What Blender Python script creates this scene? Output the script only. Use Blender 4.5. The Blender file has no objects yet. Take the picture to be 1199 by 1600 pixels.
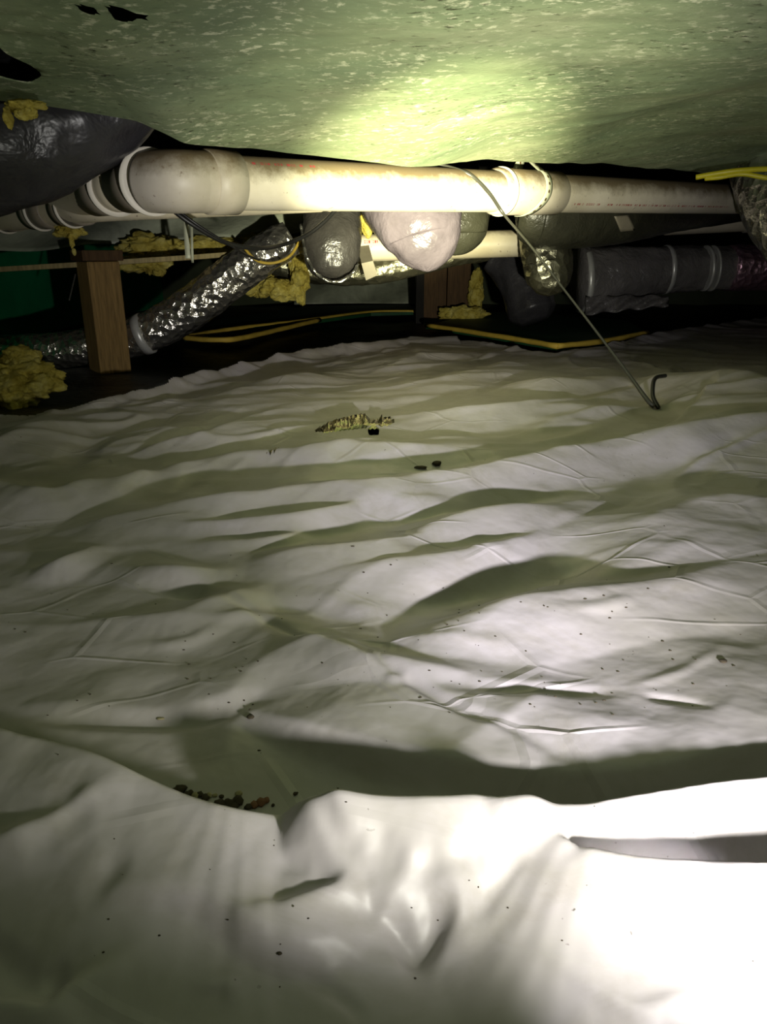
import bpy, bmesh, math, random
import numpy as np
from mathutils import Vector, Matrix, noise

scene = bpy.context.scene
COL = scene.collection
random.seed(7)
np.random.seed(7)

# ------------------------------------------------------------------ camera
CAM_H, PITCH, F, W, H = 0.40, math.radians(19.3), 1155.0, 1199.0, 1600.0
camd = bpy.data.cameras.new('camera')
camd.sensor_fit = 'VERTICAL'
camd.sensor_height = 36.0
camd.lens = F / H * 36.0
camd.clip_start = 0.01
cam = bpy.data.objects.new('camera', camd)
COL.objects.link(cam)
cam.location = (0, 0, CAM_H)
cam.rotation_euler = (math.radians(90) - PITCH, 0, 0)
scene.camera = cam

# ------------------------------------------------------------------ world
wd = bpy.data.worlds.new('World')
scene.world = wd
wd.use_nodes = True
wd.node_tree.nodes['Background'].inputs['Color'].default_value = (0.72, 0.80, 0.50, 1)
wd.node_tree.nodes['Background'].inputs['Strength'].default_value = 0.058

# ------------------------------------------------------------------ light: the torch held low at the photographer's right hand, plus an added spot
def spot(name, loc, target, energy, color, angle, blend, radius):
    l = bpy.data.lights.new(name, 'SPOT')
    l.energy = energy
    l.color = color
    l.spot_size = math.radians(angle)
    l.spot_blend = blend
    l.shadow_soft_size = radius
    o = bpy.data.objects.new(name, l)
    COL.objects.link(o)
    o.location = loc
    d = Vector(target) - Vector(loc)
    o.rotation_euler = d.to_track_quat('-Z', 'Y').to_euler()
    return o

TORCH = (0.22, 0.09, 0.178)
spot('torch_beam', TORCH, (0.13, 2.05, 0.575), 1200, (1.0, 0.95, 0.60), 24, 1.0, 0.015)
spot('torch_halo', TORCH, (0.13, 2.05, 0.62), 130, (1.0, 0.97, 0.64), 44, 1.0, 0.015)
spot('torch_throw', TORCH, (0.15, 2.0, 0.38), 56, (1.0, 0.955, 1.0), 64, 0.9, 0.012)
spot('torch_spill', TORCH, (0.10, 2.0, 1.52), 16.5, (1.0, 0.985, 0.88), 154, 0.4, 0.015)
spot('hot_spot_light', (0.285, 0.17, 0.22), (0.182, 0.292, 0.03), 6.0, (1.0, 0.97, 0.98), 37, 0.6, 0.006)  # extra spot added to make the hot patch on the near floor

# ------------------------------------------------------------------ exposure
vs = scene.view_settings
vs.view_transform = 'Standard'
vs.look = 'None'
vs.exposure = 0.0
vs.gamma = 1.0
vs.use_curve_mapping = False

# ------------------------------------------------------------------ geometry helpers
SP, CP = math.sin(PITCH), math.cos(PITCH)


def ray(px, py):
    u = (px - W / 2) / F
    v = (H / 2 - py) / F
    return Vector((u, CP + v * SP, -SP + v * CP))


def PD(px, py, d):
    "the point seen at a pixel, d metres deep"
    return Vector((0, 0, CAM_H)) + ray(px, py) * d


def PZ(px, py, z=0.0):
    "the point seen at a pixel, at height z"
    r = ray(px, py)
    return Vector((0, 0, CAM_H)) + r * ((z - CAM_H) / r.z)


def PX(d, px):
    "size in metres of px pixels at depth d"
    return px * d / F


def tag(o, label=None, cat=None, group=None, kind=None):
    if label: o['label'] = label
    if cat: o['category'] = cat
    if group: o['group'] = group
    if kind: o['kind'] = kind
    return o


def mesh_obj(name, verts, faces, mat, parent=None, smooth=True, origin=None):
    vs_ = [Vector(v) for v in verts]
    if parent is not None:
        o0 = parent_origin(parent)
    elif origin is not None:
        o0 = Vector(origin)
    else:
        xs = [v.x for v in vs_]; ys = [v.y for v in vs_]; zs = [v.z for v in vs_]
        o0 = Vector(((min(xs) + max(xs)) / 2, (min(ys) + max(ys)) / 2, min(zs)))
    me = bpy.data.meshes.new(name)
    me.from_pydata([tuple(v - o0) for v in vs_], [], faces)
    if smooth:
        me.polygons.foreach_set('use_smooth', [True] * len(me.polygons))
    me.materials.append(mat)
    me.update()
    o = bpy.data.objects.new(name, me)
    COL.objects.link(o)
    if parent is not None:
        o.parent = parent
    else:
        o.location = o0
    return o


def parent_origin(p):
    v = Vector(p.location)
    while p.parent:
        p = p.parent
        v = v + Vector(p.location)
    return v


def thing(name, loc, label, cat, group=None):
    e = bpy.data.objects.new(name, None)
    COL.objects.link(e)
    e.location = loc
    e.empty_display_size = 0.05
    tag(e, label, cat, group)
    return e


def catmull(pts, n):
    pts = [Vector(p) for p in pts]
    if len(pts) == 2:
        return [pts[0].lerp(pts[1], i / n) for i in range(n + 1)]
    out = []
    ext = [pts[0] * 2 - pts[1]] + pts + [pts[-1] * 2 - pts[-2]]
    for i in range(1, len(ext) - 2):
        p0, p1, p2, p3 = ext[i - 1:i + 3]
        for k in range(n):
            t = k / n
            out.append(0.5 * ((2 * p1) + (p2 - p0) * t + (2 * p0 - 5 * p1 + 4 * p2 - p3) * t * t
                              + (3 * p1 - p0 - 3 * p2 + p3) * t ** 3))
    out.append(pts[-1])
    return out


def lerp_list(vals, n_seg, n):
    out = []
    for i in range(len(vals) - 1):
        for k in range(n):
            out.append(vals[i] + (vals[i + 1] - vals[i]) * k / n)
    out.append(vals[-1])
    return out


def tube_geo(path, radii, seg=24, caps=True, squash=(1, 1), fn=None, up=Vector((0, 0, 1))):
    verts, faces = [], []
    n = len(path)
    frames = []
    prev = None
    for i in range(n):
        a = path[max(0, i - 1)]; b = path[min(n - 1, i + 1)]
        t = (b - a)
        if t.length < 1e-9: t = Vector((1, 0, 0))
        t.normalize()
        ref = up if prev is None else prev
        s = ref - t * ref.dot(t)
        if s.length < 1e-5:
            s = Vector((0, 1, 0)) - t * t.y
        s.normalize()
        prev = s
        frames.append((t, s, t.cross(s)))
    for i in range(n):
        t, s, b = frames[i]
        for k in range(seg):
            a = 2 * math.pi * k / seg
            d = s * math.cos(a) * squash[0] + b * math.sin(a) * squash[1]
            p = path[i] + d * radii[i]
            if fn: p = fn(p, d, i / (n - 1), a)
            verts.append(p)
    for i in range(n - 1):
        for k in range(seg):
            k2 = (k + 1) % seg
            faces.append((i * seg + k, i * seg + k2, (i + 1) * seg + k2, (i + 1) * seg + k))
    if caps:
        faces.append(tuple(range(seg - 1, -1, -1)))
        faces.append(tuple((n - 1) * seg + k for k in range(seg)))
    return verts, faces


def join(*geos):
    V, Fc = [], []
    for v, f in geos:
        b = len(V)
        V += list(v)
        Fc += [tuple(i + b for i in q) for q in f]
    return V, Fc


def box_geo(c, ax, ay, az):
    "box centred at c with half-axis vectors"
    c = Vector(c)
    V = [c + ax * sx + ay * sy + az * sz for sz in (-1, 1) for sy in (-1, 1) for sx in (-1, 1)]
    Fc = [(0, 2, 3, 1), (4, 5, 7, 6), (0, 1, 5, 4), (2, 6, 7, 3), (1, 3, 7, 5), (0, 4, 6, 2)]
    return V, Fc


def bevel(o, w=0.004, s=2):
    m = o.modifiers.new('bevel', 'BEVEL')
    m.width = w; m.segments = s; m.limit_method = 'ANGLE'
    return o


def solidify(o, t):
    m = o.modifiers.new('solid', 'SOLIDIFY')
    m.thickness = t
    return o


def crinkle(amp, scale, seed=0, oct=3):
    off = Vector((seed * 7.3, seed * 3.1, seed * 1.7))
    def fn(p, d, t, a):
        return p + d.normalized() * amp * noise.fractal(p * scale + off, 1.0, 2.0, oct)
    return fn


def folds(amp, scale, seed=0, across=6.0):
    "plastic wrap gathers: ridges along the length plus lumps"
    off = Vector((seed * 7.3, seed * 3.1, seed * 1.7))
    def fn(p, d, t, a):
        q = noise.noise(Vector((math.cos(a) * 1.5 * across / 4, math.sin(a) * 1.5 * across / 4, t * 3)) + off)
        r = noise.fractal(p * scale + off, 1.0, 2.0, 3)
        return p + d.normalized() * amp * (0.6 * q + 0.6 * r)
    return fn


def blob_geo(c, rx, ry, rz, amp=0.3, scale=8, seed=0, sub=4, rough=0.9):
    bm = bmesh.new()
    bmesh.ops.create_icosphere(bm, subdivisions=sub, radius=1)
    off = Vector((seed * 5.1, seed * 2.3, seed * 9.7))
    V = []
    for v in bm.verts:
        n = v.co.normalized()
        p = Vector((n.x * rx, n.y * ry, n.z * rz))
        k = noise.fractal(p * scale + off, rough, 2.1, 5)
        V.append(Vector(c) + p * (1 + amp * k))
    bm.verts.index_update()
    Fc = [tuple(v.index for v in f.verts) for f in bm.faces]
    bm.free()
    return V, Fc


# ------------------------------------------------------------------ materials
def srgb(r, g, b):
    def c(x):
        x /= 255.0
        return x / 12.92 if x <= 0.04045 else ((x + 0.055) / 1.055) ** 2.4
    return (c(r), c(g), c(b), 1)


class NT:
    def __init__(self, name):
        self.m = bpy.data.materials.new(name)
        self.m.use_nodes = True
        self.t = self.m.node_tree
        self.b = self.t.nodes['Principled BSDF']
        self.co = self.t.nodes.new('ShaderNodeTexCoord')

    def n(self, typ, **kw):
        x = self.t.nodes.new(typ)
        for k, v in kw.items():
            if hasattr(x, k):
                setattr(x, k, v)
            else:
                x.inputs[k].default_value = v
        return x

    def l(self, a, b):
        self.t.links.new(a, b)

    def mapped(self, scale=(1, 1, 1), rot=(0, 0, 0)):
        mp = self.n('ShaderNodeMapping')
        mp.inputs['Scale'].default_value = scale
        mp.inputs['Rotation'].default_value = rot
        self.l(self.co.outputs['Object'], mp.inputs['Vector'])
        return mp.outputs['Vector']

    def noise(self, scale, detail=5, rough=0.55, vec=None, dist=0.0):
        x = self.n('ShaderNodeTexNoise')
        x.inputs['Scale'].default_value = scale
        x.inputs['Detail'].default_value = detail
        x.inputs['Roughness'].default_value = rough
        x.inputs['Distortion'].default_value = dist
        self.l(vec if vec is not None else self.co.outputs['Object'], x.inputs['Vector'])
        return x.outputs['Fac']

    def ramp(self, fac, stops):
        r = self.n('ShaderNodeValToRGB')
        e = r.color_ramp.elements
        while len(e) > 1: e.remove(e[-1])
        e[0].position = stops[0][0]; e[0].color = stops[0][1]
        for p, c in stops[1:]:
            k = e.new(p); k.color = c
        self.l(fac, r.inputs['Fac'])
        return r.outputs['Color']

    def mix(self, fac, a, b, typ='MIX'):
        m = self.n('ShaderNodeMix', data_type='RGBA', blend_type=typ)
        if isinstance(fac, (int, float)): m.inputs[0].default_value = fac
        else: self.l(fac, m.inputs[0])
        for s, i in ((a, 6), (b, 7)):
            if isinstance(s, tuple): m.inputs[i].default_value = s
            else: self.l(s, m.inputs[i])
        return m.outputs[2]

    def bump(self, height, strength=0.3, dist=0.01, prev=None):
        b = self.n('ShaderNodeBump')
        b.inputs['Strength'].default_value = strength
        b.inputs['Distance'].default_value = dist
        self.l(height, b.inputs['Height'])
        if prev is not None: self.l(prev, b.inputs['Normal'])
        return b.outputs['Normal']

    def done(self, color=None, rough=0.5, metal=0.0, normal=None, spec=0.5):
        b = self.b
        if color is not None:
            if isinstance(color, tuple): b.inputs['Base Color'].default_value = color
            else: self.l(color, b.inputs['Base Color'])
        if isinstance(rough, (int, float)): b.inputs['Roughness'].default_value = rough
        else: self.l(rough, b.inputs['Roughness'])
        b.inputs['Metallic'].default_value = metal
        b.inputs['Specular IOR Level'].default_value = spec
        if normal is not None: self.l(normal, b.inputs['Normal'])
        return self.m


BW0, BW1 = (0, 0, 0, 1), (1, 1, 1, 1)


def mat_sheet():
    t = NT('white_polythene')
    big = t.noise(2.2, 6, 0.6)
    col = t.ramp(big, [(0.32, srgb(158, 154, 146)), (0.5, srgb(178, 172, 176)), (0.7, srgb(188, 182, 190))])
    smear = t.ramp(t.noise(9, 8, 0.7, dist=0.6), [(0.5, BW0), (0.75, (0.5, 0.5, 0.5, 1))])
    col = t.mix(smear, col, srgb(140, 134, 116))
    speck = t.ramp(t.noise(140, 2, 0.5), [(0.735, BW0), (0.76, BW1)])
    gate = t.ramp(t.noise(6, 3, 0.6), [(0.5, BW0), (0.62, BW1)])
    m = t.mix(1.0, speck, gate, 'MULTIPLY')
    col = t.mix(m, col, srgb(70, 66, 50))
    vo = t.n('ShaderNodeTexVoronoi', feature='DISTANCE_TO_EDGE')
    vo.inputs['Scale'].default_value = 5.5
    vo.inputs['Randomness'].default_value = 1.0
    t.l(t.mapped((1.0, 1.9, 1.0), (0, 0, math.radians(-24))), vo.inputs['Vector'])
    cr = t.ramp(vo.outputs['Distance'], [(0.0, BW1), (0.035, BW0)])
    crg = t.mix(1.0, cr, t.ramp(t.noise(4.0, 2, 0.5), [(0.48, BW0), (0.6, BW1)]), 'MULTIPLY')
    w1 = t.noise(13, 3, 0.5)
    w2 = t.noise(55, 2, 0.5)
    n = t.bump(w1, 0.22, 0.02)
    n = t.bump(w2, 0.06, 0.006, n)
    n = t.bump(crg, 0.35, 0.004, n)
    return t.done(col, 0.42, 0, n, 0.45)


def mat_ground():
    t = NT('dark_ground_plastic')
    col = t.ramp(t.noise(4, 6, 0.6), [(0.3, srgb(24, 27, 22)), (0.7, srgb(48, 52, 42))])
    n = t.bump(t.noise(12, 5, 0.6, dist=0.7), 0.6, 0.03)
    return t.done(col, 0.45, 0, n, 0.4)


def mat_ceiling():
    t = NT('belly_wrap')
    vec = t.mapped((1.0, 2.3, 1.0), (0, 0, math.radians(22)))
    base = t.ramp(t.noise(2.0, 7, 0.62, vec), [(0.3, srgb(112, 130, 100)), (0.5, srgb(134, 148, 114)), (0.7, srgb(166, 174, 140))])
    # pale dusty flecks
    fl = t.ramp(t.noise(46, 6, 0.68, t.mapped((1.0, 1.5, 1.0), (0, 0, math.radians(8)))), [(0.535, BW0), (0.63, BW1)])
    gate = t.ramp(t.noise(4.5, 5, 0.65), [(0.40, BW0), (0.58, BW1)])
    base = t.mix(t.mix(1.0, fl, gate, 'MULTIPLY'), base, srgb(206, 210, 178))
    # dark mould specks
    dk = t.ramp(t.noise(46, 4, 0.65, t.mapped((1.0, 2.0, 1.0), (0, 0, math.radians(-6)))), [(0.58, BW0), (0.68, BW1)])
    gate2 = t.ramp(t.noise(2.6, 4, 0.6, t.mapped((1.3, 1.3, 1), (0, 0, 0.4))), [(0.38, BW0), (0.56, BW1)])
    base = t.mix(t.mix(1.0, dk, gate2, 'MULTIPLY'), base, srgb(58, 62, 42))
    n = t.bump(t.noise(10, 5, 0.6), 0.25, 0.02)
    n = t.bump(t.noise(90, 3, 0.6), 0.12, 0.004, n)
    return t.done(base, 0.62, 0, n, 0.3)


def mat_pvc(name='pvc', dirt=0.5, tint=(226, 218, 200), stain=(96, 78, 40)):
    t = NT(name)
    geo = t.n('ShaderNodeNewGeometry')
    sx = t.n('ShaderNodeSeparateXYZ')
    t.l(geo.outputs['Normal'], sx.inputs[0])
    nz = t.noise(14, 8, 0.75)
    add = t.n('ShaderNodeMath', operation='MULTIPLY_ADD')
    t.l(nz, add.inputs[0]); add.inputs[1].default_value = 1.5; t.l(sx.outputs['Z'], add.inputs[2])
    mr = t.n('ShaderNodeMapRange')
    t.l(add.outputs[0], mr.inputs['Value'])
    mr.inputs['From Min'].default_value = 1.42 - 0.9 * dirt
    mr.inputs['From Max'].default_value = 2.1 - 0.9 * dirt
    top = t.ramp(mr.outputs[0], [(0.0, BW0), (1.0, (0.85, 0.85, 0.85, 1))])
    col = t.mix(t.ramp(t.noise(5, 6, 0.6), [(0.35, BW0), (0.75, (0.7, 0.7, 0.7, 1))]), srgb(*tint),
                srgb(int(tint[0] * .8), int(tint[1] * .78), int(tint[2] * .7)))
    col = t.mix(top, col, srgb(*stain))
    sp = t.ramp(t.noise(70, 3, 0.6), [(0.66, BW0), (0.72, (0.6, 0.6, 0.6, 1))])
    col = t.mix(sp, col, srgb(96, 66, 38))
    n = t.bump(t.noise(60, 4, 0.6), 0.08, 0.003)
    return t.done(col, 0.45, 0, n, 0.4)


def mat_plain(name, rgb, rough=0.5, metal=0.0, var=0.25, scale=12, bump=0.15, bscale=30, spec=0.5, bdist=0.006):
    t = NT(name)
    c = srgb(*rgb)
    d = tuple(x * (1 - var) for x in c[:3]) + (1,)
    e = tuple(min(1, x * (1 + var)) for x in c[:3]) + (1,)
    col = t.ramp(t.noise(scale, 5, 0.6), [(0.3, d), (0.7, e)])
    n = t.bump(t.noise(bscale, 4, 0.6), bump, bdist)
    return t.done(col, rough, metal, n, spec)


def mat_foil(name='foil', rgb=(226, 226, 216), rough=0.27, scale=38, strength=0.9):
    t = NT(name)
    v = t.n('ShaderNodeTexVoronoi', feature='F1')
    v.inputs['Scale'].default_value = scale
    t.l(t.co.outputs['Object'], v.inputs['Vector'])
    n = t.bump(v.outputs['Distance'], strength, 0.012)
    n = t.bump(t.noise(scale * 1.7, 3, 0.6), strength * 0.6, 0.008, n)
    col = t.ramp(t.noise(12, 4), [(0.3, tuple(x * .7 for x in srgb(*rgb)[:3]) + (1,)), (0.7, srgb(*rgb))])
    return t.done(col, rough, 0.92, n)


def mat_wrap(name, rgb, rough=0.28, bscale=14, bs=0.5, spec=0.5):
    "thin plastic duct jacket"
    t = NT(name)
    c = srgb(*rgb)
    col = t.ramp(t.noise(6, 6, 0.65, dist=0.5), [(0.3, tuple(x * .7 for x in c[:3]) + (1,)), (0.72, tuple(min(1, x * 1.35) for x in c[:3]) + (1,))])
    n = t.bump(t.noise(bscale, 4, 0.6, dist=0.35), bs, 0.02)
    n = t.bump(t.noise(bscale * 5, 3, 0.5, dist=0.5), bs * 0.35, 0.004, n)
    return t.done(col, rough, 0, n, spec)


def mat_wood(name, rgb):
    t = NT(name)
    c = srgb(*rgb)
    g = t.noise(22, 6, 0.6, t.mapped((6, 6, 0.5)), 0.4)
    col = t.ramp(g, [(0.3, tuple(x * .55 for x in c[:3]) + (1,)), (0.6, c), (0.8, tuple(min(1, x * 1.3) for x in c[:3]) + (1,))])
    n = t.bump(g, 0.25, 0.004)
    return t.done(col, 0.75, 0, n, 0.3)


def mat_insul():
    t = NT('glass_fibre')
    col = t.ramp(t.noise(18, 8, 0.7), [(0.3, srgb(150, 128, 44)), (0.5, srgb(206, 190, 92)), (0.72, srgb(232, 222, 140))])
    n = t.bump(t.noise(55, 6, 0.75, dist=1.0), 0.9, 0.012)
    return t.done(col, 0.95, 0, n, 0.1)


M_SHEET = mat_sheet()
M_CRINK = mat_foil('crinkled_plastic', (150, 146, 116), 0.2, 45, 0.5)
M_GROUND = mat_ground()
M_CEIL = mat_ceiling()
M_PVC = mat_pvc('pvc_main', 0.82)
M_PVC2 = mat_pvc('pvc_clean', 0.15, (232, 222, 196))
M_FIT = mat_pvc('pvc_fitting', 0.68, (206, 198, 184))
M_FITD = mat_pvc('pvc_fitting_grey', 0.3, (150, 142, 128))
M_RIM = mat_plain('pvc_rim', (236, 230, 214), 0.5, 0, 0.06)
M_RED = mat_plain('red_print', (168, 72, 70), 0.6, 0, 0.2, 40)
M_BLACK = mat_wrap('black_duct_jacket', (54, 53, 56), 0.34, 12, 0.45)
M_TRUNK = mat_wrap('trunk_jacket', (104, 101, 98), 0.30, 14, 0.8)
M_DARK = mat_wrap('dark_olive_jacket', (62, 62, 50), 0.35, 16, 0.45)
M_DARKG = mat_wrap('charcoal_jacket', (58, 56, 54), 0.33, 16, 0.5)
M_LILAC = mat_wrap('clear_grey_jacket', (104, 96, 104), 0.25, 12, 0.5)
M_FOIL = mat_foil()
M_FOILD = mat_foil('dull_foil', (168, 166, 140), 0.33, 26, 0.7)
M_WOOD = mat_wood('post_wood', (150, 122, 72))
M_BOARD = mat_wood('board_wood', (176, 160, 112))
M_BROWN = mat_wood('brown_wood', (88, 66, 40))
M_YEL = mat_plain('yellow_edge', (206, 176, 70), 0.6, 0, 0.2)
M_CABY = mat_plain('yellow_cable', (206, 196, 40), 0.4, 0, 0.1)
M_GREENB = mat_plain('green_board', (24, 74, 42), 0.6, 0, 0.3)
M_GREENW = mat_plain('green_wall', (24, 168, 104), 0.8, 0, 0.2, 4)
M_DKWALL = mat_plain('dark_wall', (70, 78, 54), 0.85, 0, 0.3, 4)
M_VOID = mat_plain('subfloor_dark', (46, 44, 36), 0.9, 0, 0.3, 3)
M_TARP = mat_wrap('grey_tarp', (168, 174, 152), 0.5, 8, 0.4)
M_INS = mat_insul()
M_CABB = mat_plain('black_cable', (22, 22, 22), 0.45, 0, 0.1)
M_CABG = mat_plain('grey_cable', (62, 62, 55), 0.35, 0, 0.1)
M_STRAP = mat_plain('strap_metal', (206, 210, 184), 0.5, 0.1, 0.12)
M_STEEL = mat_plain('steel_band', (214, 214, 206), 0.35, 0.35, 0.12)
M_STICK = mat_plain('sticker_paper', (168, 160, 138), 0.6, 0, 0.1)
M_DIRT = mat_plain('dirt_clod', (58, 50, 36), 0.9, 0, 0.4, 60, 0.4)
M_DIRT2 = mat_plain('pale_chip', (150, 142, 108), 0.8, 0, 0.3, 60, 0.3)
M_RUST = mat_plain('reddish_chip', (120, 84, 62), 0.9, 0, 0.3, 60, 0.3)

# ------------------------------------------------------------------ the setting
def plane(name, pts, mat):
    o = mesh_obj(name, pts, [tuple(range(len(pts)))], mat, smooth=False)
    tag(o, kind='structure')
    return o


# ground under the sheet, rumpled dark plastic
def ground():
    nx, ny = 180, 200
    V, Fc = [], []
    for j in range(ny + 1):
        for i in range(nx + 1):
            x = -3.2 + 7.4 * i / nx
            y = -1.2 + 8.4 * j / ny
            z = -0.03 + 0.02 * noise.fractal(Vector((x * 1.6, y * 1.6, 0.3)), 1, 2, 4)
            V.append((x, y, z))
    for j in range(ny):
        for i in range(nx):
            a = j * (nx + 1) + i
            Fc.append((a, a + 1, a + nx + 2, a + nx + 1))
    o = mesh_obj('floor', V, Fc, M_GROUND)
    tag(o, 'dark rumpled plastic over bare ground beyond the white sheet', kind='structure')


ground()
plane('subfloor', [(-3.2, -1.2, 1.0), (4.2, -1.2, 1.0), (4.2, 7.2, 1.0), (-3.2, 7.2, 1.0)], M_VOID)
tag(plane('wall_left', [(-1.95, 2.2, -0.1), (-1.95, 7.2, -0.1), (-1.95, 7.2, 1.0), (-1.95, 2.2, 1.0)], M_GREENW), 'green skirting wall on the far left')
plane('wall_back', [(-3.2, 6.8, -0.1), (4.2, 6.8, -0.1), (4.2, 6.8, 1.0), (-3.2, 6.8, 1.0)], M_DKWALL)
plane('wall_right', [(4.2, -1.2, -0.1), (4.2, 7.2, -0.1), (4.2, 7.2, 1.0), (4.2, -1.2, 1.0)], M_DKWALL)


# sagging belly wrap overhead
def smooth01(t):
    t = np.clip(t, 0, 1)
    return t * t * (3 - 2 * t)


def np_noise(x, y, f, seed, octv=4, lin=False):
    "cheap value-noise fractal on arrays"
    out = np.zeros_like(x)
    amp = 1.0
    rs = np.random.RandomState(seed)
    for o in range(octv):
        tab = rs.rand(64, 64) * 2 - 1
        ang = rs.rand() * 3.14
        c, s = math.cos(ang), math.sin(ang)
        u = (x * c - y * s) * f + rs.rand() * 50
        v = (x * s + y * c) * f + rs.rand() * 50
        iu = np.floor(u).astype(int); iv = np.floor(v).astype(int)
        fu = u - iu; fv = v - iv
        g = lambda a, b: tab[a % 64, b % 64]
        if lin:          # creased facets: each cell split along its diagonal into two flat triangles
            a00, a10, a01, a11 = g(iu, iv), g(iu + 1, iv), g(iu, iv + 1), g(iu + 1, iv + 1)
            lo = a00 + (a10 - a00) * fu + (a11 - a10) * fv
            hi = a00 + (a11 - a01) * fu + (a01 - a00) * fv
            out += amp * np.where(fu > fv, lo, hi)
            f *= 2.03; amp *= 0.5
            continue
        fu = fu ** 3 * (fu * (fu * 6 - 15) + 10); fv = fv ** 3 * (fv * (fv * 6 - 15) + 10)
        out += amp * ((g(iu, iv) * (1 - fu) + g(iu + 1, iv) * fu) * (1 - fv) + (g(iu, iv + 1) * (1 - fu) + g(iu + 1, iv + 1) * fu) * fv)
        f *= 2.03; amp *= 0.5
    return out


LIP = [(-330, 108, 1.30), (-120, 133, 1.32), (0, 150, 1.35), (120, 168, 1.38), (238, 187, 1.42), (262, 214, 1.47), (350, 224, 1.56), (500, 243, 1.72), (600, 258, 1.80),
       (650, 263, 1.84), (700, 257, 1.92), (760, 250, 2.05), (900, 254, 2.30), (1050, 264, 2.62), (1199, 284, 3.0), (1330, 300, 3.3)]
LP = [PD(*q) for q in LIP]
LX = np.array([p.x for p in LP]); LY = np.array([p.y for p in LP]); LZ = np.array([p.z for p in LP])


def grid_mesh(name, X, Y, Z, mat, keep=None, parent=None):
    ny, nx = X.shape
    V = np.stack([X, Y, Z], -1).reshape(-1, 3)
    idx = np.arange(ny * nx).reshape(ny, nx)
    q = np.stack([idx[:-1, :-1], idx[:-1, 1:], idx[1:, 1:], idx[1:, :-1]], -1).reshape(-1, 4)
    if keep is not None:
        k = keep.reshape(-1)
        q = q[k[q].all(1)]
    me = bpy.data.meshes.new(name)
    me.vertices.add(len(V)); me.vertices.foreach_set('co', V.astype(np.float32).ravel())
    me.loops.add(q.size); me.loops.foreach_set('vertex_index', q.astype(np.int32).ravel())
    me.polygons.add(len(q))
    me.polygons.foreach_set('loop_start', np.arange(0, q.size, 4, dtype=np.int32))
    me.polygons.foreach_set('use_smooth', np.ones(len(q), dtype=bool))
    me.materials.append(mat)
    me.update(calc_edges=True)
    me.validate()
    o = bpy.data.objects.new(name, me)
    COL.objects.link(o)
    if parent: o.parent = parent
    return o


def proj(X, Y, Z):
    "world to pixel of the photograph, used only to place marks where they are"
    dz = Z - CAM_H
    dep = Y * CP - dz * SP
    v = (Y * SP + dz * CP) / dep
    return W / 2 + F * X / dep, H / 2 - F * v


def snap_hole(X, Y, cx, cy, rx, ry, wob=0.12, seed=3):
    ang = np.arctan2((Y - cy) / ry, (X - cx) / rx)
    lim = 1 + wob * np.sin(3 * ang + seed) + wob * .6 * np.sin(5 * ang + 2 * seed)
    f = np.hypot((X - cx) / rx, (Y - cy) / ry) / lim
    gx = np.abs(np.gradient(X, axis=1)) / rx; gy = np.abs(np.gradient(Y, axis=0)) / ry
    g = np.maximum(gx, gy)
    m = np.abs(f - 1) < 0.62 * g
    k = np.where(m, 1 / np.maximum(f, 1e-3), 1)
    return cx + (X - cx) * k, cy + (Y - cy) * k, (f < 1) & ~m


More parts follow.
